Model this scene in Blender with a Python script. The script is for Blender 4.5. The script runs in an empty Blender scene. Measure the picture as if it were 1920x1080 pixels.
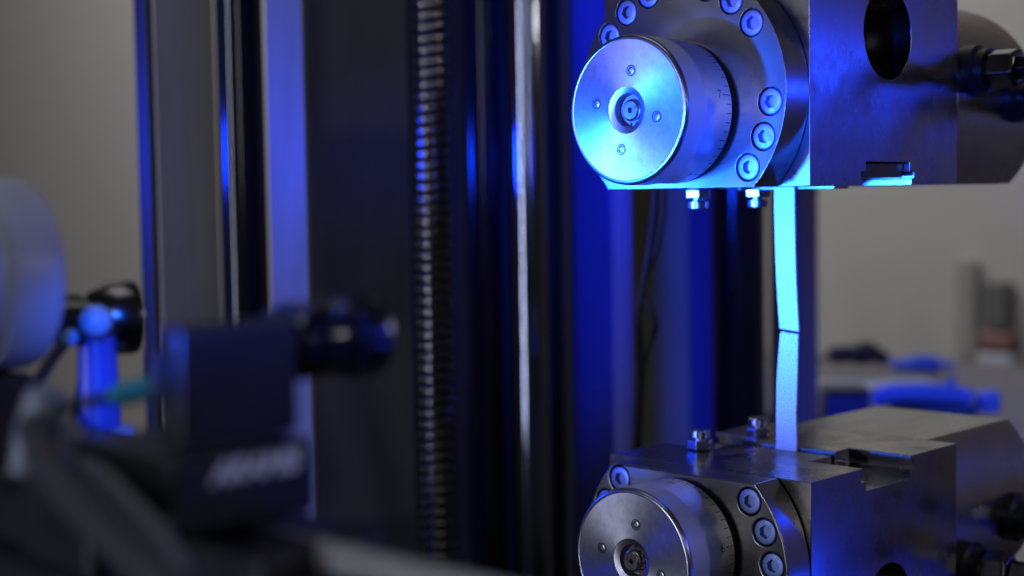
import bpy, bmesh, math, random
from mathutils import Vector, Matrix
from math import radians as R, sin, cos, pi
random.seed(7)
C = bpy.context.scene.collection
sc = bpy.context.scene

# ------------------------------------------------------------------ camera
FPX = 2800.0
PITCH = math.atan(174 / FPX); ROLL = R(.9); AZ = R(44)
F0 = Vector((-sin(AZ), cos(AZ), 0)); R0 = Vector((cos(AZ), sin(AZ), 0))
FW = F0 * cos(PITCH) - Vector((0, 0, 1)) * sin(PITCH)
U0 = R0.cross(FW)
RT = cos(ROLL) * R0 - sin(ROLL) * U0
UP = RT.cross(FW)
EYE = Vector((0.4138, -0.6452, -0.0022))
cam_data = bpy.data.cameras.new('camera')
cam_data.sensor_width = 36; cam_data.lens = FPX / 1920 * 36
cam_data.clip_start = .01; cam_data.clip_end = 50
cam_data.dof.use_dof = True; cam_data.dof.focus_distance = .765; cam_data.dof.aperture_fstop = 4.8
cam = bpy.data.objects.new('camera', cam_data); C.objects.link(cam)
m = Matrix((RT, UP, -FW)).transposed().to_4x4(); m.translation = EYE
cam.matrix_world = m
sc.camera = cam

def ray(px, py): return FW + RT * ((px - 960) / FPX) - UP * ((py - 540) / FPX)
def at(px, py, dep): return EYE + ray(px, py) * dep            # photo point at a real distance
def hit(px, py, n, d):                                        # photo point on a real plane n.p = d
    n = Vector(n); r = ray(px, py); return EYE + r * ((d - EYE.dot(n)) / r.dot(n))

# ------------------------------------------------------------------ world, lamps, exposure
w = bpy.data.worlds.new('World'); sc.world = w; w.use_nodes = True
bg = w.node_tree.nodes['Background']; bg.inputs[0].default_value = (.95, .93, 1.0, 1); bg.inputs[1].default_value = .028
sc.view_settings.view_transform = 'Standard'; sc.view_settings.look = 'None'
sc.view_settings.exposure = 0; sc.view_settings.gamma = 1
sc.cycles.use_denoising = True
sc.cycles.max_bounces = 6; sc.cycles.sample_clamp_indirect = 6
sc.cycles.caustics_reflective = False; sc.cycles.caustics_refractive = False

BLUE = (.004, .040, 1.0)
def aim(o, p, tgt):
    o.location = p; o.rotation_euler = (Vector(tgt) - Vector(p)).to_track_quat('-Z', 'Y').to_euler()
def lamp(name, kind, p, tgt, energy, color, **k):
    d = bpy.data.lights.new(name, kind); d.energy = energy; d.color = color
    for a, v in k.items(): setattr(d, a, v)
    o = bpy.data.objects.new(name, d); C.objects.link(o); aim(o, p, tgt); return o
# the blue measuring lamp of the sensor, out of frame on the left, aimed at the specimen
lamp('blue_spot', 'SPOT', (-.29, -.57, -.09), (-.066, .077, -.018), 320, (.007, .090, 1), spot_size=R(18.8), spot_blend=.65, shadow_soft_size=.05)
lamp('blue_fill_right', 'SPOT', (.14, -.62, -.015), (-.03, -.02, .014), 65, (.008, .08, 1), spot_size=R(14.5), spot_blend=.7, shadow_soft_size=.03)  # added unseen lamp, brings blue to the sleeve and bolts
lamp('blue_fill_wide', 'SPOT', (-.90, -.32, .05), (-.35, .25, .03), 11, BLUE, spot_size=R(100), spot_blend=.8, shadow_soft_size=.04)  # added wide fill for the frame profiles
lamp('blue_fill_frame', 'SPOT', (-.33, -.50, .02), (-.36, .50, .04), 24, BLUE, spot_size=R(23), spot_blend=.4, shadow_soft_size=.03)  # added beam that brightens the uprights at the back
lamp('blue_fill_top', 'SPOT', (-.20, 0, .50), (-.52, .46, .05), 27, BLUE, spot_size=R(31), spot_blend=.6, shadow_soft_size=.03)  # added lamp above the view, turns the rear upright blue
lamp('blue_fill_near', 'SPOT', (.41, -.67, .10), at(236, 705, .55), 40, (.006, .11, 1), spot_size=R(4.5), spot_blend=.5, shadow_soft_size=.02)  # added narrow lamp by the camera, brightens stand and ball joint
# unseen blue lamps added on the right, lighting the side faces and the bench behind
lamp('blue_fill_bar', 'AREA', (.62, .55, .105), (.22, -.14, .02), .28, BLUE, shape='RECTANGLE', size=.5, size_y=.03, spread=R(75))
lamp('blue_fill_bar_low', 'AREA', (.62, .55, -.42), (.22, -.14, -.2), .13, BLUE, shape='RECTANGLE', size=.5, size_y=.05, spread=R(75))
lamp('blue_fill_bench', 'SPOT', (.35, .25, .35), (-.33, .95, -.25), 28, (.008, .08, 1), spot_size=R(30), spot_blend=.6, shadow_soft_size=.03)
# room light: ceiling panel, tall lamps behind the camera, a small one to the right, and one over the far wall
lamp('ceiling_panel', 'AREA', (-.3, -.2, 2.0), (-.3, .2, 0), 4, (1, .97, .97), shape='RECTANGLE', size=1.4, size_y=1.0)
lamp('room_lamp', 'AREA', (1.3, -1.6, .45), (-.1, 0, 0), 2.6, (.85, .88, 1), shape='RECTANGLE', size=.10, size_y=.8)
lamp('left_lamp', 'AREA', (-.60, -2.2, .02), (-.5, .3, .02), 13, (.72, .77, 1), shape='RECTANGLE', size=.06, size_y=1.3)
lamp('side_lamp', 'POINT', (1.9, .7, .45), (0, 0, 0), 7, (1, .94, .90), shadow_soft_size=.05)
lamp('back_lamp', 'AREA', (-2.8, 1.0, 2.1), (-3.3, 2.9, -.2), 46, (1, .985, .98), shape='RECTANGLE', size=3.6, size_y=.6)

# ------------------------------------------------------------------ helpers
def link(name, me, mat=None, parent=None, loc=None):
    o = bpy.data.objects.new(name, me); C.objects.link(o)
    if mat is not None and me is not None: me.materials.clear(); me.materials.append(mat)
    if parent is not None: o.parent = parent
    if loc is not None: o.location = loc
    return o
def tag(o, label, cat, group=None):
    o['label'] = label; o['category'] = cat
    if group: o['group'] = group
    return o
def thing(name, label, cat, loc=(0, 0, 0), rz=0, group=None):
    o = bpy.data.objects.new(name, None); C.objects.link(o); o.location = loc; o.rotation_euler = (0, 0, rz)
    o.empty_display_size = .02
    return tag(o, label, cat, group)
def mesh_of(bm, name='m', smooth=35):
    bmesh.ops.recalc_face_normals(bm, faces=bm.faces)
    me = bpy.data.meshes.new(name); bm.to_mesh(me); bm.free()
    if smooth:
        me.polygons.foreach_set('use_smooth', [True] * len(me.polygons)); me.set_sharp_from_angle(angle=R(smooth))
    return me
def add_box(bm, lo, hi):
    vs = [bm.verts.new((x, y, z)) for x in (lo[0], hi[0]) for y in (lo[1], hi[1]) for z in (lo[2], hi[2])]
    for f in ((0, 1, 3, 2), (4, 6, 7, 5), (0, 4, 5, 1), (2, 3, 7, 6), (0, 2, 6, 4), (1, 5, 7, 3)): bm.faces.new([vs[i] for i in f])
    return vs
def basis(axis):
    a = Vector(axis).normalized(); h = Vector((0, 0, 1)) if abs(a.z) < .9 else Vector((1, 0, 0))
    u = h.cross(a).normalized(); return a, u, a.cross(u)
def add_lathe(bm, prof, origin=(0, 0, 0), axis=(0, 0, 1), n=48, phase=0):
    # prof: (distance along the axis, radius); radius 0 closes to a point
    a, u, v = basis(axis); o = Vector(origin); rings = []
    for s, r in prof:
        if r < 1e-7: rings.append([bm.verts.new(o + a * s)])
        else: rings.append([bm.verts.new(o + a * s + u * (r * cos(phase + 2 * pi * i / n)) + v * (r * sin(phase + 2 * pi * i / n))) for i in range(n)])
    for A, B in zip(rings, rings[1:]):
        for i in range(n):
            j = (i + 1) % n
            if len(A) == 1 and len(B) == 1: continue
            if len(A) == 1: bm.faces.new((A[0], B[i], B[j]))
            elif len(B) == 1: bm.faces.new((A[i], A[j], B[0]))
            else: bm.faces.new((A[i], A[j], B[j], B[i]))
    return rings
def add_prism(bm, pts, vec):
    A = [bm.verts.new(p) for p in pts]; B = [bm.verts.new(Vector(p) + Vector(vec)) for p in pts]
    bm.faces.new(A); bm.faces.new(B[::-1]); n = len(A)
    for i in range(n): bm.faces.new((A[i], B[i], B[(i + 1) % n], A[(i + 1) % n]))
def add_tube(bm, pts, r, n=10, cap=True):
    pts = [Vector(p) for p in pts]; prev = None; rings = []
    for i, p in enumerate(pts):
        t = (pts[min(i + 1, len(pts) - 1)] - pts[max(i - 1, 0)]).normalized()
        if prev is None: a, u, v = basis(t)
        else: u = (prev - t * prev.dot(t)).normalized(); v = t.cross(u)
        prev = u; rr = r[i] if isinstance(r, (list, tuple)) else r
        rings.append([bm.verts.new(p + u * (rr * cos(2 * pi * k / n)) + v * (rr * sin(2 * pi * k / n))) for k in range(n)])
    for A, B in zip(rings, rings[1:]):
        for i in range(n): bm.faces.new((A[i], A[(i + 1) % n], B[(i + 1) % n], B[i]))
    if cap: bm.faces.new(rings[0]); bm.faces.new(rings[-1])
def curve_pts(ctrl, k=8):
    P = [Vector(p) for p in ctrl]; P = [P[0] * 2 - P[1]] + P + [P[-1] * 2 - P[-2]]; out = []
    for i in range(1, len(P) - 2):
        for s in range(k):
            t = s / k; a, b, c, d = P[i - 1], P[i], P[i + 1], P[i + 2]
            out.append(.5 * ((2 * b) + (c - a) * t + (2 * a - 5 * b + 4 * c - d) * t * t + (3 * b - a - 3 * c + d) * t ** 3))
    out.append(P[-2]); return out
def bevel(o, wdt, seg=2, ang=30):
    md = o.modifiers.new('bevel', 'BEVEL'); md.width = wdt; md.segments = seg; md.limit_method = 'ANGLE'; md.angle_limit = R(ang)
    md.harden_normals = True; return o
def cut(me, cutters):                                          # boolean difference, baked into the mesh
    o = bpy.data.objects.new('work', me); C.objects.link(o); tmp = []
    for bm in cutters:
        cm = bpy.data.meshes.new('cutter'); bmesh.ops.recalc_face_normals(bm, faces=bm.faces); bm.to_mesh(cm); bm.free()
        c = bpy.data.objects.new('cutter', cm); C.objects.link(c); tmp.append(c)
        md = o.modifiers.new('b', 'BOOLEAN'); md.object = c; md.operation = 'DIFFERENCE'; md.solver = 'EXACT'
    dg = bpy.context.evaluated_depsgraph_get(); dg.update()
    res = bpy.data.meshes.new_from_object(o.evaluated_get(dg))
    for c in tmp: bpy.data.objects.remove(c)
    bpy.data.objects.remove(o)
    res.polygons.foreach_set('use_smooth', [True] * len(res.polygons)); res.set_sharp_from_angle(angle=R(35))
    return res
def box_obj(name, lo, hi, mat, parent=None, bev=.0006):
    bm = bmesh.new(); add_box(bm, lo, hi); o = link(name, mesh_of(bm, name), mat, parent)
    if bev: bevel(o, bev)
    return o
def text_mesh(s, size, font_offset=0.0, extrude=0.0):
    cu = bpy.data.curves.new('t', 'FONT'); cu.body = s; cu.size = size; cu.align_x = 'CENTER'; cu.align_y = 'CENTER'; cu.offset = font_offset; cu.extrude = extrude
    o = bpy.data.objects.new('t', cu); C.objects.link(o); dg = bpy.context.evaluated_depsgraph_get(); dg.update()
    me = bpy.data.meshes.new_from_object(o.evaluated_get(dg)); bpy.data.objects.remove(o); return me

# ------------------------------------------------------------------ materials
def mat(name, col, rough=.5, metal=0, **k):
    mt = bpy.data.materials.new(name); mt.use_nodes = True; nt = mt.node_tree; b = nt.nodes['Principled BSDF']
    b.inputs['Base Color'].default_value = (*col, 1); b.inputs['Roughness'].default_value = rough; b.inputs['Metallic'].default_value = metal
    N = nt.nodes; L = nt.links
    tc = N.new('ShaderNodeTexCoord')
    def noise(scale, stretch=(1, 1, 1), detail=4, rgh=.6, src='Object'):
        mp = N.new('ShaderNodeMapping'); mp.inputs['Scale'].default_value = stretch; L.new(tc.outputs[src], mp.inputs[0])
        n = N.new('ShaderNodeTexNoise'); n.inputs['Scale'].default_value = scale; n.inputs['Detail'].default_value = detail; n.inputs['Roughness'].default_value = rgh
        L.new(mp.outputs[0], n.inputs[0]); return n.outputs[0]
    def ramp(src, a, va, bb, vb):
        r = N.new('ShaderNodeMapRange'); r.inputs[1].default_value = a; r.inputs[2].default_value = bb; r.inputs[3].default_value = va; r.inputs[4].default_value = vb
        L.new(src, r.inputs[0]); return r.outputs[0]
    def mix(fac, c1, c2):
        x = N.new('ShaderNodeMix'); x.data_type = 'RGBA'
        for s, c in ((6, c1), (7, c2)):
            if isinstance(c, tuple): x.inputs[s].default_value = (*c, 1)
            else: L.new(c, x.inputs[s])
        L.new(fac, x.inputs[0]); return x.outputs[2]
    if k.get('mottle'):                                       # (scale, stretch, amount): stains in roughness and colour
        s, st, am = k['mottle']; n = noise(s, st, 6, .65)
        L.new(ramp(n, .3, max(.04, rough - am), .7, rough + am), b.inputs['Roughness'])
        dk = tuple(c * .72 for c in col); L.new(mix(ramp(n, .35, 0, .7, 1), col, dk), b.inputs['Base Color'])
    if k.get('stain'):                                        # broad smudges: thin oil film and rust bloom
        n2 = noise(k['stain'], (1, 1, .8), 5, .7); f2 = ramp(n2, .46, 0, .66, 1)
        src = b.inputs['Base Color'].links[0].from_socket
        L.new(mix(f2, src, (col[0] * .62, col[1] * .52, col[2] * .45)), b.inputs['Base Color'])
        r0 = b.inputs['Roughness'].links[0].from_socket; ad = N.new('ShaderNodeMath'); ad.operation = 'MULTIPLY_ADD'; ad.inputs[1].default_value = .16
        L.new(f2, ad.inputs[0]); L.new(r0, ad.inputs[2]); L.new(ad.outputs[0], b.inputs['Roughness'])
    if k.get('grain'):                                        # (scale, stretch, strength): fine relief
        s, st, am = k['grain']; n = noise(s, st, 3)
        bp = N.new('ShaderNodeBump'); bp.inputs['Strength'].default_value = am; bp.inputs['Distance'].default_value = .0002
        L.new(n, bp.inputs['Height']); L.new(bp.outputs[0], b.inputs['Normal'])
    if k.get('aniso'):                                        # radial tangent about the object's Y axis, turned metal
        am, ax = k['aniso']; t = N.new('ShaderNodeTangent'); t.direction_type = 'RADIAL'; t.axis = ax
        b.inputs['Anisotropic'].default_value = am; b.inputs['Anisotropic Rotation'].default_value = k.get('rot', 0); L.new(t.outputs[0], b.inputs['Tangent'])
    if k.get('specks'):                                       # dust lying on the surface
        vo = N.new('ShaderNodeTexVoronoi'); vo.inputs['Scale'].default_value = 420; L.new(tc.outputs['Object'], vo.inputs[0])
        wn = N.new('ShaderNodeSeparateColor'); L.new(vo.outputs['Color'], wn.inputs[0])
        g = N.new('ShaderNodeMath'); g.operation = 'GREATER_THAN'; g.inputs[1].default_value = .86; L.new(wn.outputs[0], g.inputs[0])
        d = ramp(vo.outputs['Distance'], .10, 1, .16, 0); mm = N.new('ShaderNodeMath'); mm.operation = 'MULTIPLY'; L.new(g.outputs[0], mm.inputs[0]); L.new(d, mm.inputs[1])
        mm2 = N.new('ShaderNodeMath'); mm2.operation = 'MULTIPLY'; mm2.inputs[1].default_value = k['specks']; L.new(mm.outputs[0], mm2.inputs[0])
        inv = N.new('ShaderNodeMath'); inv.operation = 'SUBTRACT'; inv.inputs[0].default_value = 1; L.new(mm2.outputs[0], inv.inputs[1]); L.new(inv.outputs[0], b.inputs['Metallic'])
    return mt
M = {}
M['steel'] = mat('ground_steel', (.40, .385, .37), .23, 1, mottle=(38, (1, 1, .6), .07), stain=16, grain=(900, (1, 1, .12), .10))
M['steel_top'] = mat('ground_steel_dusty', (.46, .45, .44), .26, 1, mottle=(45, (1, .5, 1), .07), specks=.8)
M['flange'] = mat('turned_steel', (.42, .40, .38), .24, 1, mottle=(30, (1, 1, 1), .04), aniso=(.6, 'Y'))
M['cyl'] = mat('turned_cylinder_steel', (.44, .43, .42), .30, 1, mottle=(35, (1, .3, 1), .07))
M['face'] = mat('turned_aluminium_face', (.52, .52, .58), .42, 1, aniso=(.75, 'Y'), mottle=(260, (1, 1, 1), .012))
M['knurl'] = mat('knurled_aluminium', (.62, .62, .66), .60, .75)
M['sleeve'] = mat('sleeve_aluminium', (.80, .80, .82), .38, 1, mottle=(60, (1, .3, 1), .04), aniso=(.92, 'Y'))
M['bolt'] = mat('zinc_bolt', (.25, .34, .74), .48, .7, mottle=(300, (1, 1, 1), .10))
M['nut'] = mat('bright_nut', (.46, .48, .56), .25, 1, mottle=(200, (1, 1, 1), .06))
M['pin'] = mat('dark_steel_pin', (.36, .34, .33), .30, 1, mottle=(200, (1, 1, 1), .06))
M['darkgap'] = mat('dark_gap_fill', (.012, .012, .014), .5)  # plain near-black fill for gaps, recess rings and holes
M['ink'] = mat('engraved_black', (.01, .01, .012), .6)
M['blackmetal'] = mat('black_anodised', (.012, .012, .015), .38, 0, mottle=(60, (1, 1, 1), .08))
M['blackgloss'] = mat('black_gloss_paint', (.010, .010, .012), .13)
M['rubber'] = mat('black_rubber', (.014, .014, .015), .55)
M['groove'] = mat('shaded_thread_groove', (.05, .045, .04), .45, 1)  # shade in the thread grooves, put into a darker steel
M['uprightdark'] = mat('dark_grey_paint', (.012, .013, .016), .5)
M['rim'] = mat('turned_rim', (.42, .42, .47), .26, 1)
M['chrome'] = mat('chromed_rod', (.25, .27, .34), .10, 1, mottle=(20, (1, 1, .1), .03))
M['screw'] = mat('lead_screw_steel', (.19, .175, .17), .07, 1)
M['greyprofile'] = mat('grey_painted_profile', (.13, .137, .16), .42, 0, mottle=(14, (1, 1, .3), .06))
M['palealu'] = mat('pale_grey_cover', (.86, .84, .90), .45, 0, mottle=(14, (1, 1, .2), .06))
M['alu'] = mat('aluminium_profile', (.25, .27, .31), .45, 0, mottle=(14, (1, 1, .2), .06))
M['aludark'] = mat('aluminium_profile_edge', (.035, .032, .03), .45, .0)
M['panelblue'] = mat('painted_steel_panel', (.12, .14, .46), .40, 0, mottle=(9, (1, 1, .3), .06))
M['wall'] = mat('painted_wall', (.58, .56, .53), .85, 0, grain=(60, (1, 1, 1), .05))
M['plugwhite'] = mat('plug_plastic', (.26, .29, .36), .4)
M['railgrey'] = mat('rail_grey', (.42, .43, .42), .35)
M['ductgrey'] = mat('duct_grey', (.42, .40, .37), .5)
M['holdergrey'] = mat('holder_grey', (.17, .17, .165), .5)
M['bluegloss'] = mat('blue_gloss_dial', (.02, .04, .45), .25)
M['bluecase'] = mat('navy_case', (.015, .03, .16), .5)
M['white'] = mat('white_plastic', (.56, .61, .70), .38)
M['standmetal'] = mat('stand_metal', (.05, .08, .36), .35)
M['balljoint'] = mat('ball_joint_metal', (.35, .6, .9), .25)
M['darkwall'] = mat('reflection_wall_tone', (.42, .36, .33), .8)  # tone chosen for what the steel faces reflect
M['violetgrey'] = mat('violet_grey_paint', (.15, .14, .20), .45)
M['rearpanel'] = mat('rear_panel_paint', (.62, .61, .45), .5, mottle=(9, (1, 1, .3), .06))
M['hosegrey'] = mat('hose_grey', (.045, .048, .06), .5)
M['green'] = mat('green_plastic', (.02, .30, .19), .45)
M['glass'] = mat('lens_glass', (.006, .006, .012), .04)
M['whiteprint'] = mat('white_print', (.93, .94, .97), .5)
M['grey'] = mat('grey_cable', (.16, .17, .20), .45)
M['bluepaint'] = mat('blue_plastic', (.06, .17, .80), .38)
M['bench'] = mat('bench_laminate', (.22, .21, .21), .5)
M['red'] = mat('red_plastic', (.30, .15, .14), .5)
# specimen: pale print with fine dark speckle
def spec_mat():
    mt = bpy.data.materials.new('speckled_specimen'); mt.use_nodes = True; nt = mt.node_tree; N = nt.nodes; L = nt.links; b = N['Principled BSDF']
    tc = N.new('ShaderNodeTexCoord'); n = N.new('ShaderNodeTexNoise'); n.inputs['Scale'].default_value = 1500; n.inputs['Detail'].default_value = 2
    L.new(tc.outputs['Object'], n.inputs[0]); r = N.new('ShaderNodeValToRGB'); e = r.color_ramp.elements
    e[0].position = .36; e[0].color = (.20, .20, .20, 1); e[1].position = .50; e[1].color = (.78, .78, .78, 1)
    L.new(n.outputs[0], r.inputs[0]); L.new(r.outputs[0], b.inputs['Base Color']); b.inputs['Roughness'].default_value = .6
    bp = N.new('ShaderNodeBump'); bp.inputs['Strength'].default_value = .2; bp.inputs['Distance'].default_value = .0002; L.new(n.outputs[0], bp.inputs['Height']); L.new(bp.outputs[0], b.inputs['Normal'])
    return mt
M['specimen'] = spec_mat()

# ------------------------------------------------------------------ grips
XC, YC = -.067, .077
def hexpts(r, y, cx=0, cz=0, ph=0): return [(cx + r * cos(ph + i * pi / 3), y, cz + r * sin(ph + i * pi / 3)) for i in range(6)]
# one socket head bolt, axis -Y, origin at the flange face
def bolt_mesh(r=.0065, h=.0012, sock=.0036, deep=.0028):
    bm = bmesh.new(); add_lathe(bm, [(-.006, 0), (-.006, r), (h - .0007, r), (h - .0002, r - .0003), (h, r - .0008), (h, 0)], axis=(0, -1, 0), n=40)
    me = mesh_of(bm); c = bmesh.new(); add_prism(c, hexpts(sock, -h - .001), (0, deep + .001, 0)); return cut(me, [c])
BOLT = bolt_mesh(); BOLT.materials.append(M['bolt'])
SCREW = bolt_mesh(.00225, .0002, .00115, .0018); SCREW.materials.append(M['pin'])

def grip(name, label, s, z0, angles, pin_out, numeral_at, fit):
    """s=+1: the body rises from its jaw face z0; s=-1: it hangs down from z0."""
    g = thing(name, label, 'grip', (XC, YC, z0))
    off = Vector((XC, YC, z0))
    def P(x, y, z): return Vector((x, y, z0 + s * z)) - off
    H = .235
    # body: profile with the T-slot, run along X; bore cut through it
    prof = [(0, 0), (.0505, 0), (.0505, .0034), (.0484, .0034), (.0484, .0074), (.0537, .0074), (.0537, .0125),
            (.0997, .0125), (.0997, .0074), (.1043, .0074), (.1043, .0034), (.1015, .0034), (.1015, 0), (.154, 0), (.154, H), (0, H)]
    bm = bmesh.new(); add_prism(bm, [P(-.134, y, z) for y, z in prof], (.134, 0, 0))
    me = mesh_of(bm)
    cb = bmesh.new(); add_lathe(cb, [(-.02, 0), (-.02, .0247), (.2, .0247), (.2, 0)], origin=P(-.15, .0765, .081), axis=(1, 0, 0), n=72)
    me = cut(me, [cb]); body = bevel(link('body', me, M['steel'], g), .00045, 2)
    bm = bmesh.new(); add_box(bm, P(-.134, .002, .0126) , P(-.1339, .152, .2)); bm.free()
    # bore liner: a dark sleeve inside the through hole
    bm = bmesh.new(); add_lathe(bm, [(0, .0242), (.09, .0242), (.09, 0), (.088, 0), (.088, .0215), (0, .0215), (0, .0242)], origin=P(-.118, .0765, .081), axis=(1, 0, 0), n=64)
    link('bore_liner', mesh_of(bm), M['blackmetal'], g)
    # flange: big disc cut flat level with the jaw face
    Rf, zc = .067, .0475; a0 = math.asin(zc / Rf)
    arc = [(Rf * cos(-a0 + (pi + 2 * a0) * i / 96), Rf * sin(-a0 + (pi + 2 * a0) * i / 96)) for i in range(97)]
    def disc(y0, y1, sc_=1.0, z_in=0.0):
        b = bmesh.new(); pts = [P(XC + x * sc_, y0, max(zc + z * sc_, z_in)) for x, z in arc]; add_prism(b, pts, (0, y1 - y0, 0)); return b
    me = mesh_of(disc(-.021, -.0007))
    cs = []
    for a in angles:
        c = bmesh.new(); add_lathe(c, [(-.002, 0), (-.002, .0073), (.0062, .0073), (.0062, 0)], origin=P(XC + .0578 * cos(a), -.021, zc + .0578 * sin(a)), axis=(0, 1, 0), n=36); cs.append(c)
    me = cut(me, cs); fl = link('flange', me, M['flange'], g); fl.data.transform(Matrix.Translation(-P(XC, 0, zc))); fl.location = P(XC, 0, zc); bevel(fl, .0008, 3)
    o = link('flange_gasket', mesh_of(disc(-.0007, .0000, .985, .0004)), M['darkgap'], fl); o.location = -P(XC, 0, zc)
    for a in angles:
        b = bpy.data.objects.new('bolt', BOLT); C.objects.link(b); b.parent = g
        b.location = P(XC + .0578 * cos(a), -.0195, zc + .0578 * sin(a)); b.rotation_euler = (0, random.uniform(0, 6), 0)
    # rear cylinder, the same section, behind the body
    def rear(y0, y1, k=1.0, zi=0.0):
        b = bmesh.new(); add_prism(b, [P(XC + x * k, y0, max(zc + z * k, zi)) for x, z in arc], (0, y1 - y0, 0)); return b
    cy = bevel(link('hydraulic_cylinder', mesh_of(rear(.1545, .2480)), M['cyl'], g), .0008, 3)
    link('end_cap', mesh_of(rear(.2484, .2610, .995, .0003)), M['cyl'], g)
    link('seal_ring', mesh_of(rear(.2478, .2486, .98, .0006)), M['darkgap'], g)
    # adjusting knob
    zk = .0395; K = Vector(P(XC, 0, zk))
    kn = thing('adjusting_knob', '', ''); del kn['label']; del kn['category']; kn.parent = g; kn.location = K
    r = .0376
    bm = bmesh.new(); add_lathe(bm, [(.0600, r - .0012), (.0622, r - .0012), (.0628, r - .0022), (.0628, r - .0026), (.0630, .0119), (.0626, .0117), (.0625, .0112), (.0616, .0086), (.0600, .0082), (.0560, .0082), (.0560, 0)], axis=(0, -1, 0), n=128)
    link('front_disc', mesh_of(bm), M['face'], kn)
    bm = bmesh.new(); add_lathe(bm, [(.0603, r - .0001), (.0617, r - .0001), (.0622, r - .00025), (.0626, r - .0006), (.0629, r - .0012), (.06305, r - .0020), (.0629, r - .0024), (.0620, r - .0024)], axis=(0, -1, 0), n=128)
    link('rim', mesh_of(bm, smooth=60), M['rim'], kn)
    # knurled ring: real ridges
    bm = bmesh.new(); n = 360; rows = 12; L0, L1 = .0465, .0604; rings = []
    for j in range(rows + 1):
        y = L0 + (L1 - L0) * j / rows
        rings.append([bm.verts.new(((r + (.00013 if (i + j) % 2 else -.00013)) * cos(2 * pi * i / n), -y, (r + (.00013 if (i + j) % 2 else -.00013)) * sin(2 * pi * i / n))) for i in range(n)])
    for A, B in zip(rings, rings[1:]):
        for i in range(n): bm.faces.new((A[i], A[(i + 1) % n], B[(i + 1) % n], B[i]))
    bm.faces.new(rings[0]); link('knurled_ring', mesh_of(bm, smooth=20), M['knurl'], kn)
    rs = .0370
    bm = bmesh.new(); add_lathe(bm, [(.0240, 0), (.0240, rs - .0006), (.0246, rs), (.0464, rs), (.0464, 0)], axis=(0, -1, 0), n=128)
    link('graduated_sleeve', mesh_of(bm), M['sleeve'], kn)
    bm = bmesh.new(); add_lathe(bm, [(.0211, .0), (.0211, .0350), (.0241, .0350), (.0241, 0)], axis=(0, -1, 0), n=96)
    link('neck', mesh_of(bm), M['darkgap'], kn)
    # graduation lines engraved round the sleeve, 7.2 degrees apart
    bm = bmesh.new(); rt = rs + .00006
    for i in range(50):
        a = numeral_at + R(7.2) * i * 1; ln = .0062 if i % 10 == 0 else (.0052 if i % 5 == 0 else .0036)
        for wv in (0,):
            p = []
            for da in (-.0058, .0058): p.append((rt * cos(a + da), rt * sin(a + da)))
            y0, y1 = -.0252, -.0252 - ln
            q = [bm.verts.new((p[0][0], y0, p[0][1])), bm.verts.new((p[1][0], y0, p[1][1])), bm.verts.new((p[1][0], y1, p[1][1])), bm.verts.new((p[0][0], y1, p[0][1]))]
            bm.faces.new(q)
    link('graduation_line', mesh_of(bm, smooth=0), M['ink'], kn)
    first = 7 if s > 0 else 6
    for i in range(-1, 3):
        tm = text_mesh(str((first + i) % 10), .0064, 0)
        a = numeral_at + i * R(72)
        for v in tm.vertices:
            x, y = v.co.x, v.co.y                             # x runs along the axis, y round the sleeve
            v.co = (rt * cos(a + y / rs), -.0338 + x, rt * sin(a + y / rs))
        link('numeral', tm, M['ink'], kn)
    # four small screws and the centre pin
    for a in (80, 168, -12, -100):
        o = bpy.data.objects.new('screw', SCREW); C.objects.link(o); o.parent = kn; o.location = (.0198 * cos(R(a)), -.0631, .0198 * sin(R(a))); o.rotation_euler = (0, random.uniform(0, 3), 0)
        bm = bmesh.new(); add_lathe(bm, [(-.001, .0023), (.00008, .00235), (.00008, .0029), (-.001, .00300)], axis=(0, -1, 0), n=32)
        link('screw_recess_shade', mesh_of(bm), M['darkgap'], kn, (.0198 * cos(R(a)), -.0630, .0198 * sin(R(a))))  # dark ring laid on the face as the recess shade
    f = .0632 if pin_out else .0600
    bm = bmesh.new(); add_lathe(bm, [(.0555, 0), (.0555, .0056), (f - .0012, .0056), (f - .0010, .0052), (f - .0004, .0050), (f, .0045), (f, .0015), (f - .0008, .0010), (f - .003, .0010), (f - .003, 0)], axis=(0, -1, 0), n=48)
    link('centre_pin', mesh_of(bm), M['pin'], kn)
    bm = bmesh.new(); add_lathe(bm, [(.0561, 0), (.0575, 0), (.0575, .0078), (.0561, .0081)], axis=(0, -1, 0), n=48)
    link('retaining_ring', mesh_of(bm), M['pin'], kn)
    for a in (-100, -70) if s > 0 else (100, 70):
        bm = bmesh.new(); add_lathe(bm, [(.0574, 0), (.0577, .0008), (.0582, .0006), (.0582, 0)], axis=(0, -1, 0), n=14)
        link('spanner_hole', mesh_of(bm), M['darkgap'], kn, (.0068 * cos(R(a)), 0, .0068 * sin(R(a))))
    # stop screws with lock nuts on the jaw side
    for y in (.0440, .1030):
        def nutmesh():
            b = bmesh.new(); a, u, v = Vector((0, 0, -s)), Vector((1, 0, 0)), Vector((0, 1, 0))
            add_lathe(b, [(0, 0), (0, .0073), (.0007, .0078), (.0048, .0078), (.0055, .0073), (.0055, 0)], axis=a, n=6, phase=.35); return b
        o = bevel(link('lock_nut', mesh_of(nutmesh(), smooth=25), M['nut'], g, P(-.103, y, -.0003)), .0004, 2)
        b = bmesh.new(); add_lathe(b, [(0, 0), (0, .0034), (.0066, .0034), (.0068, .0052), (.0074, .0061), (.0108, .0061), (.0115, .0054), (.0115, 0)], axis=(0, 0, -s), n=28)
        link('stop_screw', mesh_of(b), M['nut'], g, P(-.103, y, -.0003))
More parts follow.
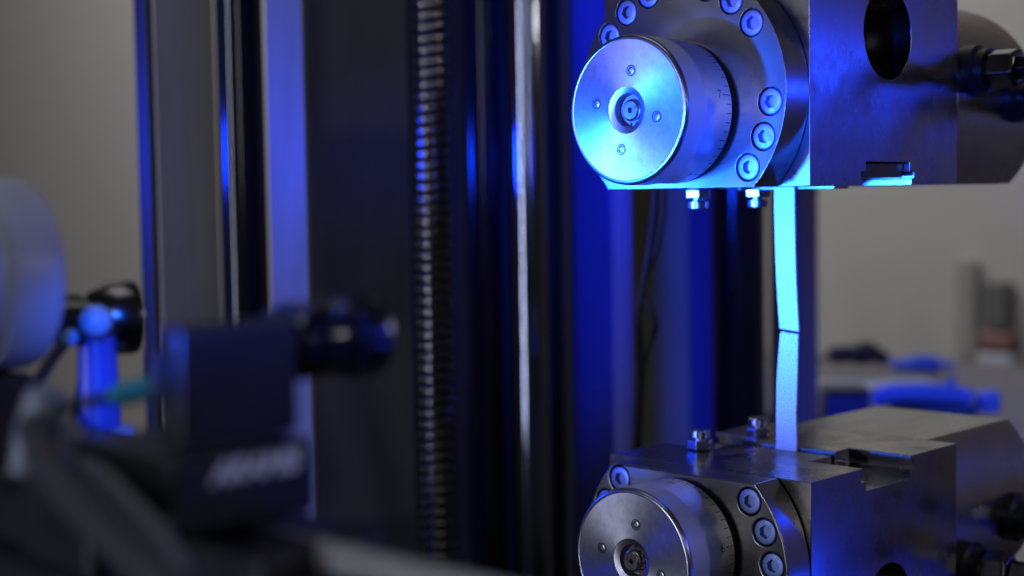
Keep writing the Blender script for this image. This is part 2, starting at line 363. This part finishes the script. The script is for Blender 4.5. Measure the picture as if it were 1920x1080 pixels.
    # clamping jaws in the slot, either side of the specimen
    for y0, y1, up in ((.0520, .0752, -.0004), (.0788, .0940, .0015)):
        j = box_obj('clamping_jaw', P(-.100, y0, -up) if s > 0 else P(-.100, y0, .0118), P(-.035, y1, .0118) if s > 0 else P(-.035, y1, -up), M['steel'], g, .0004)
    if s > 0: box_obj('slot_light_block', P(-.033, .0545, .0040), P(-.004, .0990, .0118), M['blacknickel'], g, .0004)  # added filler that keeps lamp light off the upper slot
    bm = bmesh.new(); add_lathe(bm, [(0, 0), (0, .0020), (.003, .0020), (.0034, .0016), (.0034, 0)], axis=(1, 0, 0), n=20)
    link('jaw_screw', mesh_of(bm), M['nut'], g, P(-.035, .086, .005))
    # hydraulic unions on the flank of the cylinder
    for (y, z, k) in fit:
        u = thing('hydraulic_union', '', ''); del u['label']; del u['category']; u.parent = g; u.location = P(0, y, z)
        dx = math.sqrt(max(0, Rf ** 2 - (z - zc) ** 2)) - Rf
        u.location.x += dx
        bm = bmesh.new(); add_lathe(bm, [(-.004, 0), (-.006, .0150), (.005, .0150), (.007, .0125), (.012, .0125), (.012, 0)], axis=(1, 0, 0), n=40); link('port_boss', mesh_of(bm), M['blackmetal'], u)
        bm = bmesh.new(); add_lathe(bm, [(.012, 0), (.012, .0100), (.0135, .0118), (.0280, .0118), (.0298, .0100), (.0298, 0)], axis=(1, 0, 0), n=6, phase=.3)
        bevel(link('hex_nut', mesh_of(bm, smooth=25), M['blacknickel'], u), .0012, 3)
        bm = bmesh.new(); add_lathe(bm, [(.0298, 0), (.0298, .0070), (.0306, .0078), (.0390, .0078), (.0400, .0068), (.0400, .0050), (.056, .0050), (.056, 0)], axis=(1, 0, 0), n=6, phase=.1)
        bevel(link('adapter', mesh_of(bm, smooth=25), M['blacknickel'], u), .0006, 2)
        bm = bmesh.new(); c0 = Vector((.056, 0, 0)); add_tube(bm, curve_pts([c0, c0 + Vector((.03, 0, 0)), c0 + Vector((.06, .01, -.03 * k)), c0 + Vector((.09, .05, -.12 * k))]), .0065, 14)
        link('hose', mesh_of(bm), M['rubber'], u)
    return g
M['blacknickel'] = mat('black_nickel', (.16, .16, .17), .20, 1, mottle=(120, (1, 1, 1), .06))
up_ang = [R(a) for a in (125.7, 142.5, 108.9, 92, 71, 53.5, 36.3, -5.3, -22.9, -40.5)]
lo_ang = [-R(a) for a in (136.5, 153, 41, 23.8, 6.8)]          # the lower head is the upper one turned over
lo_ang = [R(180) * 0 - R(a) for a in (137, 154, 41.2, 24, 6.8)]
grip('upper_grip', 'upper steel specimen grip with a knob face lit bright blue, holding the strip from above', 1, 0, up_ang, False, R(10.5), [(.176, .066, 1), (.226, .052, 1)])
# for the lower head z counts downward, so an angle above the axis is negative in its own frame
grip('lower_grip', 'lower steel specimen grip with a grey knob face, holding the strip from below', -1, -.1505, lo_ang, True, R(11), [(.180, .078, 1), (.226, .055, 1)])

# ------------------------------------------------------------------ the broken specimen
def strip(name, label, L, Rr, y0=.0762, y1=.0778):
    bm = bmesh.new()
    pts = [hit(px, py, (0, 1, 0), y0) for px, py in L + Rr[::-1]]
    o = Vector(pts[0]); add_prism(bm, [p - o for p in pts], (0, y1 - y0, 0))
    ob = link(name, mesh_of(bm, smooth=30), M['specimen'], None, o); return tag(ob, label, 'specimen')
strip('specimen_half', 'upper half of the snapped flat test strip, hanging from the upper grip',
      [(1451.5, 340), (1451.5, 352), (1452, 400), (1453.5, 470), (1456, 530), (1459, 580), (1461.5, 614), (1463, 616)],
      [(1489, 340), (1489, 352), (1489.5, 400), (1490.5, 470), (1492.5, 530), (1495, 580), (1497, 612), (1497.5, 622)] )
strip('specimen_half', 'lower half of the snapped flat test strip, standing in the lower grip',
      [(1455, 862), (1455, 850), (1455, 780), (1456, 720), (1459, 670), (1462.5, 626), (1466, 621.5), (1474, 624)],
      [(1494, 862), (1493.5, 850), (1492, 780), (1494, 720), (1495, 670), (1496, 634), (1496, 627), (1484, 625)])

# ------------------------------------------------------------------ the room
def struct(o): o['kind'] = 'structure'; return o
bm = bmesh.new(); add_box(bm, (-9, 2.60, -1.3), (-.75, 2.7, 2.2)); struct(link('wall', mesh_of(bm), M['wall']))
bm = bmesh.new(); add_box(bm, (-.745, 2.50, -1.3), (3.5, 2.7, 2.2)); struct(link('reflection_wall', mesh_of(bm), M['darkwall']))  # unseen wall, added darker for the steel to reflect
bm = bmesh.new(); add_box(bm, (-9, -3.0, -1.32), (3.5, 2.60, -1.3)); struct(link('floor', mesh_of(bm), M['aludark']))
ZL, ZH = -.75, .95
def post(bm, a, b, c, Y, z0=ZL, z1=ZH):                       # upright seen from px a..b on its front and b..c on its flank
    pa = hit(a, 356, (0, 1, 0), Y); pb = hit(b, 356, (0, 1, 0), Y)
    yb = hit(c, 356, (1, 0, 0), pb.x).y if c > b else Y + .01
    add_box(bm, (pa.x, Y, z0), (pb.x, yb, z1)); return pa, pb, yb
def round_post(name, px, dep, rpx, mt, label, cat, z0=ZL, z1=ZH):
    p = at(px, 356, dep); r = rpx * dep / FPX
    bm = bmesh.new(); add_lathe(bm, [(0, 0), (0, r), (z1 - z0, r), (z1 - z0, 0)], n=72)
    return tag(link(name, mesh_of(bm), mt, None, (p.x, p.y, z0)), label, cat)

t = thing('cover_panel', 'pale grey upright cover panel left of the black column, its narrow edge towards the wall', 'panel')
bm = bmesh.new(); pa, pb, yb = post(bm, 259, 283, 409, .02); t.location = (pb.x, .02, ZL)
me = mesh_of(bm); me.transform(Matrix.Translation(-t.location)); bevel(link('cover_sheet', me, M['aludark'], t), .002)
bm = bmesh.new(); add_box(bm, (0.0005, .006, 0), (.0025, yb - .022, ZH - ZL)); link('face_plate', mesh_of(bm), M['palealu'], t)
round_post('black_column', 456, 1.22, 44, M['blackgloss'], 'glossy black round column between the two pale frame profiles at the left', 'column')
# main frame upright: front in pale aluminium with a brighter edge, flank in grey paint
t = thing('frame_upright', 'wide grey machine upright with a blue lit front edge, left of the lead screw', 'machine frame')
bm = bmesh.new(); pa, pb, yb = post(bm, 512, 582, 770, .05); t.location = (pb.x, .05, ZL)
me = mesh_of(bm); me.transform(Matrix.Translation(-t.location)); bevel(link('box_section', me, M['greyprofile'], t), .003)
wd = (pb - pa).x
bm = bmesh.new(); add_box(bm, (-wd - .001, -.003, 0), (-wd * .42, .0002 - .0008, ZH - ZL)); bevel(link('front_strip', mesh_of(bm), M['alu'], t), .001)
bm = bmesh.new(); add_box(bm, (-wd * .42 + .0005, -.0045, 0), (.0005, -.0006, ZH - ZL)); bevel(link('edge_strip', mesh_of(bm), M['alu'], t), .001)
# ball screw
p = at(812, 356, 1.34); rr = 35 * 1.34 / FPX; pit = .0101
bm = bmesh.new(); n = 36; prof = [(0, rr), (.10, rr * 1.003), (.24, rr), (.29, rr * .965), (.36, rr * .92), (.46, rr * .875), (.60, rr * .86), (.74, rr * .875), (.86, rr * .92), (.94, rr * .965)]
turns = int((ZH - ZL - .3) / pit); rows = []
for k in range(turns * n + 1):
    a = 2 * pi * k / n; z = pit * k / n
    rows.append([bm.verts.new((r_ * cos(a), r_ * sin(a), z + f_ * pit)) for f_, r_ in prof])
for k in range(turns * n):
    A, B = rows[k], rows[k + 1]
    for i in range(len(prof) - 1): bm.faces.new((A[i], A[i + 1], B[i + 1], B[i]))
    if k + n <= turns * n:
        D, E_ = rows[k + n], rows[k + n + 1] if k + n + 1 <= turns * n else None
        if E_: bm.faces.new((A[-1], D[0], E_[0], B[-1]))
t = thing('lead_screw', 'upright threaded lead screw with a line of bright glints on its threads', 'screw', (p.x, p.y, -.62))
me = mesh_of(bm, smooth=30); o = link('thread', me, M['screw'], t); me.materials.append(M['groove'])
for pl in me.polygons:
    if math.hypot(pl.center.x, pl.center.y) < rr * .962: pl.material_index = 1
# black cover behind the screw, with a folded edge
t = thing('back_cover', 'black back cover behind the lead screw and the chromed rod', 'panel')
bm = bmesh.new(); q0 = hit(680, 356, (0, 1, 0), .44); q1 = hit(1046, 356, (0, 1, 0), .44)
t.location = (q0.x, .44, ZL)
add_box(bm, (0, 0, 0), ((q1 - q0).x, .01, ZH - ZL)); bevel(link('sheet', mesh_of(bm), M['blackmetal'], t), .001)
q = hit(858, 356, (0, 1, 0), .43)
bm = bmesh.new(); add_box(bm, (q.x - q0.x, -.012, 0), (q.x - q0.x + .012, -.0005, ZH - ZL)); link('fold', mesh_of(bm), M['blackmetal'], t)
round_post('guide_rod', 905, 1.42, 36, M['blackgloss'], 'black guide rod between the lead screw and the chromed rod', 'rod')
round_post('chromed_rod', 992, 1.40, 37, M['chrome'], 'polished chromed guide rod with a bright vertical streak, right of the lead screw', 'rod')
t = thing('grey_upright', 'narrow dark grey upright just right of the chromed rod', 'machine frame')
bm = bmesh.new(); pa, pb, yb = post(bm, 1040, 1066, 1070, .40); t.location = (pb.x, .40, ZL)
me = mesh_of(bm); me.transform(Matrix.Translation(-t.location)); bevel(link('box_section', me, M['uprightdark'], t), .002)
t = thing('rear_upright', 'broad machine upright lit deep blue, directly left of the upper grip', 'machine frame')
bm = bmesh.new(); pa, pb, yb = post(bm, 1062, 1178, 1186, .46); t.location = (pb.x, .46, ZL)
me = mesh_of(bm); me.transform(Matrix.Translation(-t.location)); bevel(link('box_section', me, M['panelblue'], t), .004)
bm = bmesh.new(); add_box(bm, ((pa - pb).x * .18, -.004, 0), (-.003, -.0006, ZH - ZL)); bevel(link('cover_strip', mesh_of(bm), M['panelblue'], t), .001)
t = thing('sheet_board', 'dim grey panel seen between the two grips behind the hanging cables', 'panel')
bm = bmesh.new(); pa, pb, yb = post(bm, 1150, 1336, 1338, .72); t.location = (pb.x, .72, ZL)
me = mesh_of(bm); me.transform(Matrix.Translation(-t.location)); bevel(link('sheet', me, M['rearpanel'] if 'rearpanel' in M else M['greyprofile'], t), .002)
bm = bmesh.new(); add_box(bm, (-.030, -.006, 0), (-.001, -.0005, ZH - ZL)); bevel(link('edge_strip', mesh_of(bm), M['panelblue'], t), .001)
round_post('rear_black_column', 1384, 1.62, 50, M['blackgloss'], 'thick black round column behind the stop screws, left of the test strip', 'column')
t = thing('far_upright', 'blue tinged upright right behind the test strip', 'machine frame')
bm = bmesh.new(); pa, pb, yb = post(bm, 1440, 1502, 1535, .80); t.location = (pb.x, .80, ZL)
me = mesh_of(bm); me.transform(Matrix.Translation(-t.location)); bevel(link('box_section', me, M['violetgrey'], t), .003)
# cables hanging behind the upper grip
def cable(name, label, pts, r, mt, cat='cable', n=10, k=8):
    P_ = curve_pts(pts, k); o = P_[0].copy(); bm = bmesh.new(); add_tube(bm, [p - o for p in P_], r, n)
    return tag(link(name, mesh_of(bm, smooth=60), mt, None, o), label, cat)
cable('hanging_cable', 'dark cable hanging behind the upper grip, left strand of the pair', [at(1232, 250, 1.10), at(1226, 400, 1.10), at(1212, 500, 1.10), at(1196, 590, 1.10), at(1200, 700, 1.12), at(1190, 860, 1.15)], .0030, M['rubber'])
cable('hanging_cable', 'blue tinged cable looping behind the upper grip, right strand of the pair', [at(1246, 250, 1.12), at(1244, 380, 1.12), at(1232, 460, 1.12), at(1206, 540, 1.12), at(1228, 610, 1.12), at(1206, 680, 1.13), at(1196, 860, 1.15)], .0026, M['rubber'])

# bench behind on the right and what lies on it
BZ = -.285
t = thing('bench', 'pale laminate workbench behind the lower grip', 'bench', (-.35, 1.4, BZ))
bm = bmesh.new(); add_box(bm, (-.9, -.45, -.03), (1.1, .20, 0)); bevel(link('bench_top', mesh_of(bm), M['bench'], t), .004)
for x, y in ((-.85, -.4), (1.05, -.4), (-.85, .15), (1.05, .15)):
    bm = bmesh.new(); add_box(bm, (x - .03, y - .03, -1.015), (x + .03, y + .03, -.0305)); link('leg', mesh_of(bm), M['greyprofile'], t)
def on_bench(px, py): return hit(px, py, (0, 0, 1), BZ)
p = on_bench(1580, 800)
t = thing('storage_case', 'dark navy case standing on the bench behind the test strip', 'case', (p.x, p.y, BZ), R(40))
box_obj('case_body', (-.024, -.03, 0.0), (.029, .03, .040), M['bluecase'] if 'bluecase' in M else M['bluepaint'], t, .004)
box_obj('lid', (-.024, -.03, .0405), (.029, .03, .049), M['blackmetal'], t, .003)
p = on_bench(1750, 795)
t = thing('clamp_tool', 'thick blue hand clamp lying on the bench beyond the lower grip', 'tool', (p.x, p.y, BZ), R(40))
bm = bmesh.new(); add_tube(bm, curve_pts([(-.072, 0, .028), (-.055, 0, .036), (-.02, 0, .037), (.02, .002, .034), (.045, 0, .030)], 6), [.010] * 3 + [.013] * 8 + [.0135] * 8 + [.012] * 6, 14)
link('handle', mesh_of(bm, smooth=60), M['bluepaint'], t)
bm = bmesh.new(); add_lathe(bm, [(-.012, 0), (-.012, .012), (-.009, .015), (.010, .015), (.014, .010), (.014, 0)], origin=(.064, 0, .026), axis=(0, 0, 1), n=24)
link('jaw_head', mesh_of(bm), M['bluepaint'], t)
bm = bmesh.new(); add_tube(bm, [(.02, 0, .040), (.022, 0, .058)], .004, 10); link('trigger', mesh_of(bm), M['bluepaint'], t)
bm = bmesh.new(); add_tube(bm, [(-.05, .006, .012), (.05, .006, .012)], .012, 10); link('lower_handle', mesh_of(bm), M['blackmetal'], t)
p = on_bench(1660, 702)
t = thing('pliers', 'blue handled pliers lying at the back of the bench', 'pliers', (p.x, p.y, BZ), R(44))
bm = bmesh.new(); add_tube(bm, curve_pts([(-.010, 0, .026), (.02, 0, .014), (.05, 0, .016), (.08, 0, .014), (.105, 0, .013)], 6), [.004] * 5 + [.009] * 5 + [.013] * 9 + [.006] * 6, 12)
link('handle', mesh_of(bm, smooth=60), M['bluepaint'], t)
bm = bmesh.new(); add_tube(bm, curve_pts([(-.10, 0, .022), (-.08, 0, .030), (-.05, .0, .032), (-.02, 0, .032), (.0, 0, .022)], 6), [.004] * 5 + [.014] * 8 + [.018] * 6 + [.012] * 6, 12)
link('head', mesh_of(bm, smooth=60), M['blackmetal'], t)
p = on_bench(1625, 722)
box_obj_ = box_obj('paper_sheet', (-.10, -.06, 0), (.10, .06, .0012), M['white']); box_obj_.location = (p.x, p.y, BZ + .0003); box_obj_.rotation_euler = (0, 0, R(44)); tag(box_obj_, 'white sheet of paper on the bench under the pliers', 'paper')
# holder on the far wall at the right edge
p = hit(1880, 600, (0, 1, 0), 2.59)
t = thing('wall_holder', 'dark wall holder with a red and white case below, at the far right', 'wall holder', (p.x, 2.598, p.z))
sc3 = (p - EYE).length / FPX
box_obj('holder', (-22 * sc3, -.05, -15 * sc3), (22 * sc3, 0, 70 * sc3), M['holdergrey'], t, .01)
box_obj('red_case', (-30 * sc3, -.06, -55 * sc3), (34 * sc3, 0, -20 * sc3), M['red'], t, .01)
box_obj('white_case', (-34 * sc3, -.06, -95 * sc3), (36 * sc3, 0, -57 * sc3), M['white'], t, .01)
p = hit(1818, 560, (0, 1, 0), 2.59)
t = thing('conduit', 'dim vertical conduit on the far wall at the right', 'conduit', (p.x, 2.598, p.z))
box_obj('duct', (-20 * sc3, -.03, -110 * sc3), (18 * sc3, 0, 70 * sc3), M['ductgrey'], t, .006)

# ------------------------------------------------------------------ the measuring sensor in the foreground
XS = at(560, 700, .40).x                                      # plane of the faces turned to the right
def s_at(px, py): return hit(px, py, (1, 0, 0), XS)
a = s_at(338, 700); b = s_at(560, 700); top = s_at(450, 605).z; bot = s_at(450, 826).z
t = thing('sensor_camera', 'black box camera with a ribbed lens in the blurred foreground, mounted above the lettered block', 'camera', (XS, a.y, bot))
def LB(v): return Vector(v) - t.location
bd = box_obj('camera_body', LB((XS - .010, a.y, bot)), LB((XS, b.y, top)), M['blackmetal'], t, .0015)
box_obj('heat_sink', LB((XS - .010, a.y - .003, bot + .012)), LB((XS - .004, a.y - .0003, top - .006)), M['blackmetal'], t, .001)
lc = s_at(575, 648); rl = 70 * .43 / FPX
c0 = LB((XS - .012, b.y, lc.z))
L_ = (s_at(742, 640).y - b.y)
bm = bmesh.new(); pr = [(0, 0), (0, rl * .82), (L_ * .10, rl * .82), (L_ * .12, rl * 1.0)]
for i in range(5):
    u_ = .14 + i * .045; pr += [(L_ * u_, rl * 1.02), (L_ * (u_ + .022), rl * 1.02), (L_ * (u_ + .026), rl * .97), (L_ * (u_ + .042), rl * .97)]
pr += [(L_ * .40, rl * 1.0), (L_ * .62, rl * 1.0), (L_ * .64, rl * .93), (L_ * .70, rl * .93), (L_ * .72, rl * 1.08), (L_ * .97, rl * 1.10), (L_, rl * 1.06), (L_, rl * .86), (L_ * .9, rl * .80)]
add_lathe(bm, pr, origin=c0, axis=(0, 1, 0), n=48); link('lens_barrel', mesh_of(bm), M['blackgloss'], t)
bm = bmesh.new(); add_lathe(bm, [(L_ * .955, rl * 1.1), (L_ * .965, rl * 1.13), (L_ * .99, rl * 1.13), (L_ * 1.005, rl * 1.09), (L_ * 1.005, rl * .9), (L_ * .96, rl * .9)], origin=c0, axis=(0, 1, 0), n=48); link('front_ring', mesh_of(bm), M['blacknickel'], t)
bm = bmesh.new(); add_lathe(bm, [(L_ * .9, rl * .80), (L_ * .96, rl * .4), (L_ * .97, 0)], origin=c0, axis=(0, 1, 0), n=48); link('front_lens', mesh_of(bm), M['glass'], t)
for fx in (.13, .52):
    bm = bmesh.new(); add_lathe(bm, [(0, 0), (0, .0018), (.003, .0018), (.0036, .0012), (.0036, 0)], origin=c0 + Vector((rl * .7, L_ * fx, rl * .72)), axis=(.7, 0, .7), n=14); link('lock_screw', mesh_of(bm), M['nut'], t)
# lettered block beneath, on a rail
zb0 = s_at(480, 975).z; zb1 = s_at(480, 828).z; y0 = s_at(372, 900).y; y1 = s_at(578, 900).y
t = thing('lettered_block', 'black housing with slanted white lettering under the foreground camera', 'sensor housing', (XS, y0, zb0))
bd = box_obj('housing', LB((XS - .045, y0 - .01, zb0)), LB((XS + .004, y1, zb1 - .0005)), M['blackmetal'], t, .002)
tm = text_mesh('ARAMIS', .0100, .0005)
xs = [v.co.x for v in tm.vertices]; wdt = max(xs) - min(xs)
pA = hit(398, 880, (1, 0, 0), XS + .0043); pB = hit(566, 866, (1, 0, 0), XS + .0043)
k_ = (pB.y - pA.y) / wdt; zc_ = hit(482, 876, (1, 0, 0), XS + .0043).z; yc_ = (pA.y + pB.y) / 2
for v in tm.vertices: v.co = LB((XS + .00430, yc_ + v.co.x * k_ + v.co.y * .25, zc_ + v.co.y * k_ * 1.0))
link('lettering', tm, M['whiteprint'], t)
# rail along X below
pr_ = at(560, 1030, .385); rr_ = 30 * .385 / FPX
t = thing('support_rail', 'thick round grey support rail running to the lower edge of the foreground', 'rail', pr_)
bm = bmesh.new(); add_lathe(bm, [(-.12, 0), (-.12, rr_), (.22, rr_), (.22, 0)], axis=(1, 0, 0), n=40); link('tube', mesh_of(bm), M['railgrey'] if 'railgrey' in M else M['grey'], t)
bm = bmesh.new(); add_box(bm, (-.13, -.02, -.03), (.012, .02, .004)); bevel(link('clamp', mesh_of(bm), M['blackmetal'], t), .003)
bm = bmesh.new(); add_box(bm, (-.13, -.03, -.10), (.20, .05, -.012)); bevel(link('rail_body', mesh_of(bm), M['blackmetal'], t), .003)
# black base that carries the second camera, lower left
p = at(150, 900, .50)
t = thing('black_pedestal', 'large black base in the lower left foreground, under the blue lit stand', 'sensor housing', p)
ztop = at(185, 835, .50).z - p.z
bd = box_obj('base_block', (-.060, -.03, -.10), (.055, .030, ztop), M['blackmetal'], t, .004)
bm = bmesh.new(); add_lathe(bm, [(0, 0), (0, .013), (.004, .013), (.005, .011), (.005, 0)], origin=at(190, 902, .47) - p, axis=(.6, -.8, 0), n=32); link('dial', mesh_of(bm), M['bluegloss'] if 'bluegloss' in M else M['blackgloss'], t)
for px in (305, 342):
    bm = bmesh.new(); add_lathe(bm, [(-.004, 0), (-.004, .0045), (.002, .0045), (.003, .003), (.003, 0)], origin=at(px, 897, .415) - p, axis=(1, -.3, 0), n=20); link('thumb_screw', mesh_of(bm), M['nut'], t)
box_obj('side_block', at(250, 1060, .43) - p - Vector((.03, .02, .04)), at(360, 850, .43) - p + Vector((0, .03, 0)), M['blackmetal'], t, .003)
# stand with the second camera, lit blue
p = at(188, 826, .56)
t = thing('camera_stand', 'blue lit round stand with a ball joint, left foreground', 'camera stand', p)
k5 = .56 / FPX; hpost = 200 * k5
bm = bmesh.new(); add_lathe(bm, [(0, 0), (0, 58 * k5), (.002, 60 * k5), (.004, 56 * k5), (.0045, 40 * k5), (hpost * .8, 36 * k5), (hpost, 34 * k5), (hpost, 0)], n=40); link('post', mesh_of(bm), M['standmetal'] if 'standmetal' in M else M['blackgloss'], t)
bm = bmesh.new(); add_lathe(bm, [(.0002, 38 * k5), (.0002, 57 * k5), (.0030, 64 * k5), (.0045, 62 * k5), (.0052, 38 * k5)], n=40); link('base_flange', mesh_of(bm), M['balljoint'], t)
bm = bmesh.new(); r5 = 30 * k5; add_lathe(bm, [(-r5 * cos(x * pi / 12), r5 * sin(x * pi / 12)) for x in range(13)], origin=at(180, 602, .545) - p, n=32); link('ball_joint', mesh_of(bm, smooth=60), M['balljoint'] if 'balljoint' in M else M['nut'], t)
bm = bmesh.new(); r5 = 16 * k5; add_lathe(bm, [(-r5 * cos(x * pi / 12), r5 * sin(x * pi / 12)) for x in range(13)], origin=at(132, 632, .545) - p, n=24); link('lock_knob', mesh_of(bm, smooth=60), M['balljoint'] if 'balljoint' in M else M['nut'], t)
bm = bmesh.new(); add_tube(bm, [at(132, 632, .548) - p, at(170, 640, .556) - p], 14 * k5, 12); link('lock_stem', mesh_of(bm, smooth=60), M['blackmetal'], t)
pc = at(222, 606, .57)
t = thing('second_camera', 'black cylindrical camera with a blue lit front ring, on the round stand', 'camera', pc)
bm = bmesh.new(); add_lathe(bm, [(-.075, 0), (-.075, .0085), (-.012, .0085), (-.011, .0100), (-.004, .0138), (.004, .0142), (.006, .0138), (.006, .0120), (0, .011), (0, 0)], origin=(0, 0, .002), axis=(.25, 1, 0), n=48)
link('lens_barrel', mesh_of(bm), M['blacknickel'], t)
bm = bmesh.new(); add_box(bm, (-.036, -.060, -.004), (-.004, -.012, .0115)); bevel(link('camera_body', mesh_of(bm), M['blackmetal'], t), .001)
# white lamp housing at the left edge
pw = at(40, 512, .52); k6 = .52 / FPX
t = thing('lamp_housing', 'large pale round housing cut off by the left edge of the photo', 'lamp housing', pw)
RW = 178 * k6
bm = bmesh.new(); add_lathe(bm, [(-.12, 0), (-.12, RW * .97), (-.022, RW * .97), (-.021, RW * .955), (-.018, RW * .955), (-.017, RW), (-.004, RW), (0, RW * .97), (.002, RW * .88), (0.002, RW * .8), (-.004, 0)], axis=(.05, 1, .0), n=96)
link('shell', mesh_of(bm, smooth=40), M['white'], t)
p = at(8, 760, .5); bx = box_obj('mount_block', (-.03, -.02, -.02), (.001, .01, .010), M['blackmetal'], None, .001); bx.location = p; tag(bx, 'small black mounting block under the pale round housing', 'mount')
# cables and connectors in the foreground
cable('lamp_cable', 'thin dark blue lit cable looping from the lock knob down to the left', [at(132, 630, .55), at(100, 670, .54), at(70, 715, .53), at(30, 755, .52), at(-20, 790, .51)], .0022, M['rubber'])
cable('stand_cable', 'thin black cable rising beside the round stand', [at(162, 668, .57), at(150, 720, .56), at(138, 790, .55), at(128, 860, .54)], .0014, M['rubber'])
cable('grey_hose', 'broad grey hose sweeping down through the lower left foreground', [at(62, 800, .40), at(90, 880, .38), at(150, 950, .36), at(215, 1015, .345), at(290, 1085, .33), at(350, 1150, .32)], .0044, M['hosegrey'] if 'hosegrey' in M else M['grey'], 'hose')
cable('dark_hose', 'dark blue grey hose beside the broad grey one, lower left foreground', [at(130, 800, .42), at(170, 860, .40), at(220, 920, .38), at(280, 990, .36), at(350, 1090, .34)], .0030, M['grey'], 'hose')
o_ = at(70, 808, .405)
bm = bmesh.new(); add_lathe(bm, [(-.012, 0), (-.012, .0045), (0, .0060), (.010, .0058), (.012, .004), (.012, 0)], axis=(.3, .2, 1), n=24)
tag(link('cable_plug', mesh_of(bm), M['plugwhite'], None, o_), 'pale plug at the upper end of the broad grey hose', 'plug')
g0 = at(205, 745, .42); g1 = at(300, 722, .42); ax = (g1 - g0); ln = ax.length
t = thing('green_connector', 'green cable connector left of the black box camera', 'connector', g0)
bm = bmesh.new(); add_lathe(bm, [(0, 0), (0, .0022), (.002, .0032), (ln * .8, .0034), (ln, .0026), (ln, 0)], axis=ax, n=24); link('sleeve', mesh_of(bm), M['green'], t)
bm = bmesh.new(); add_lathe(bm, [(ln, 0), (ln, .0022), (ln + .008, .0024), (ln + .008, 0)], axis=ax, n=24); link('metal_collar', mesh_of(bm), M['nut'], t)
cable('camera_cable', 'thick black cable running from the green connector into the box camera', [at(318, 716, .42), at(345, 690, .41), at(380, 668, .40)], .0058, M['rubber'])
cable('connector_cable', 'black cable running from the green connector to the left', [at(205, 745, .42), at(170, 752, .42), at(120, 765, .43), at(95, 800, .43)], .0018, M['rubber'])
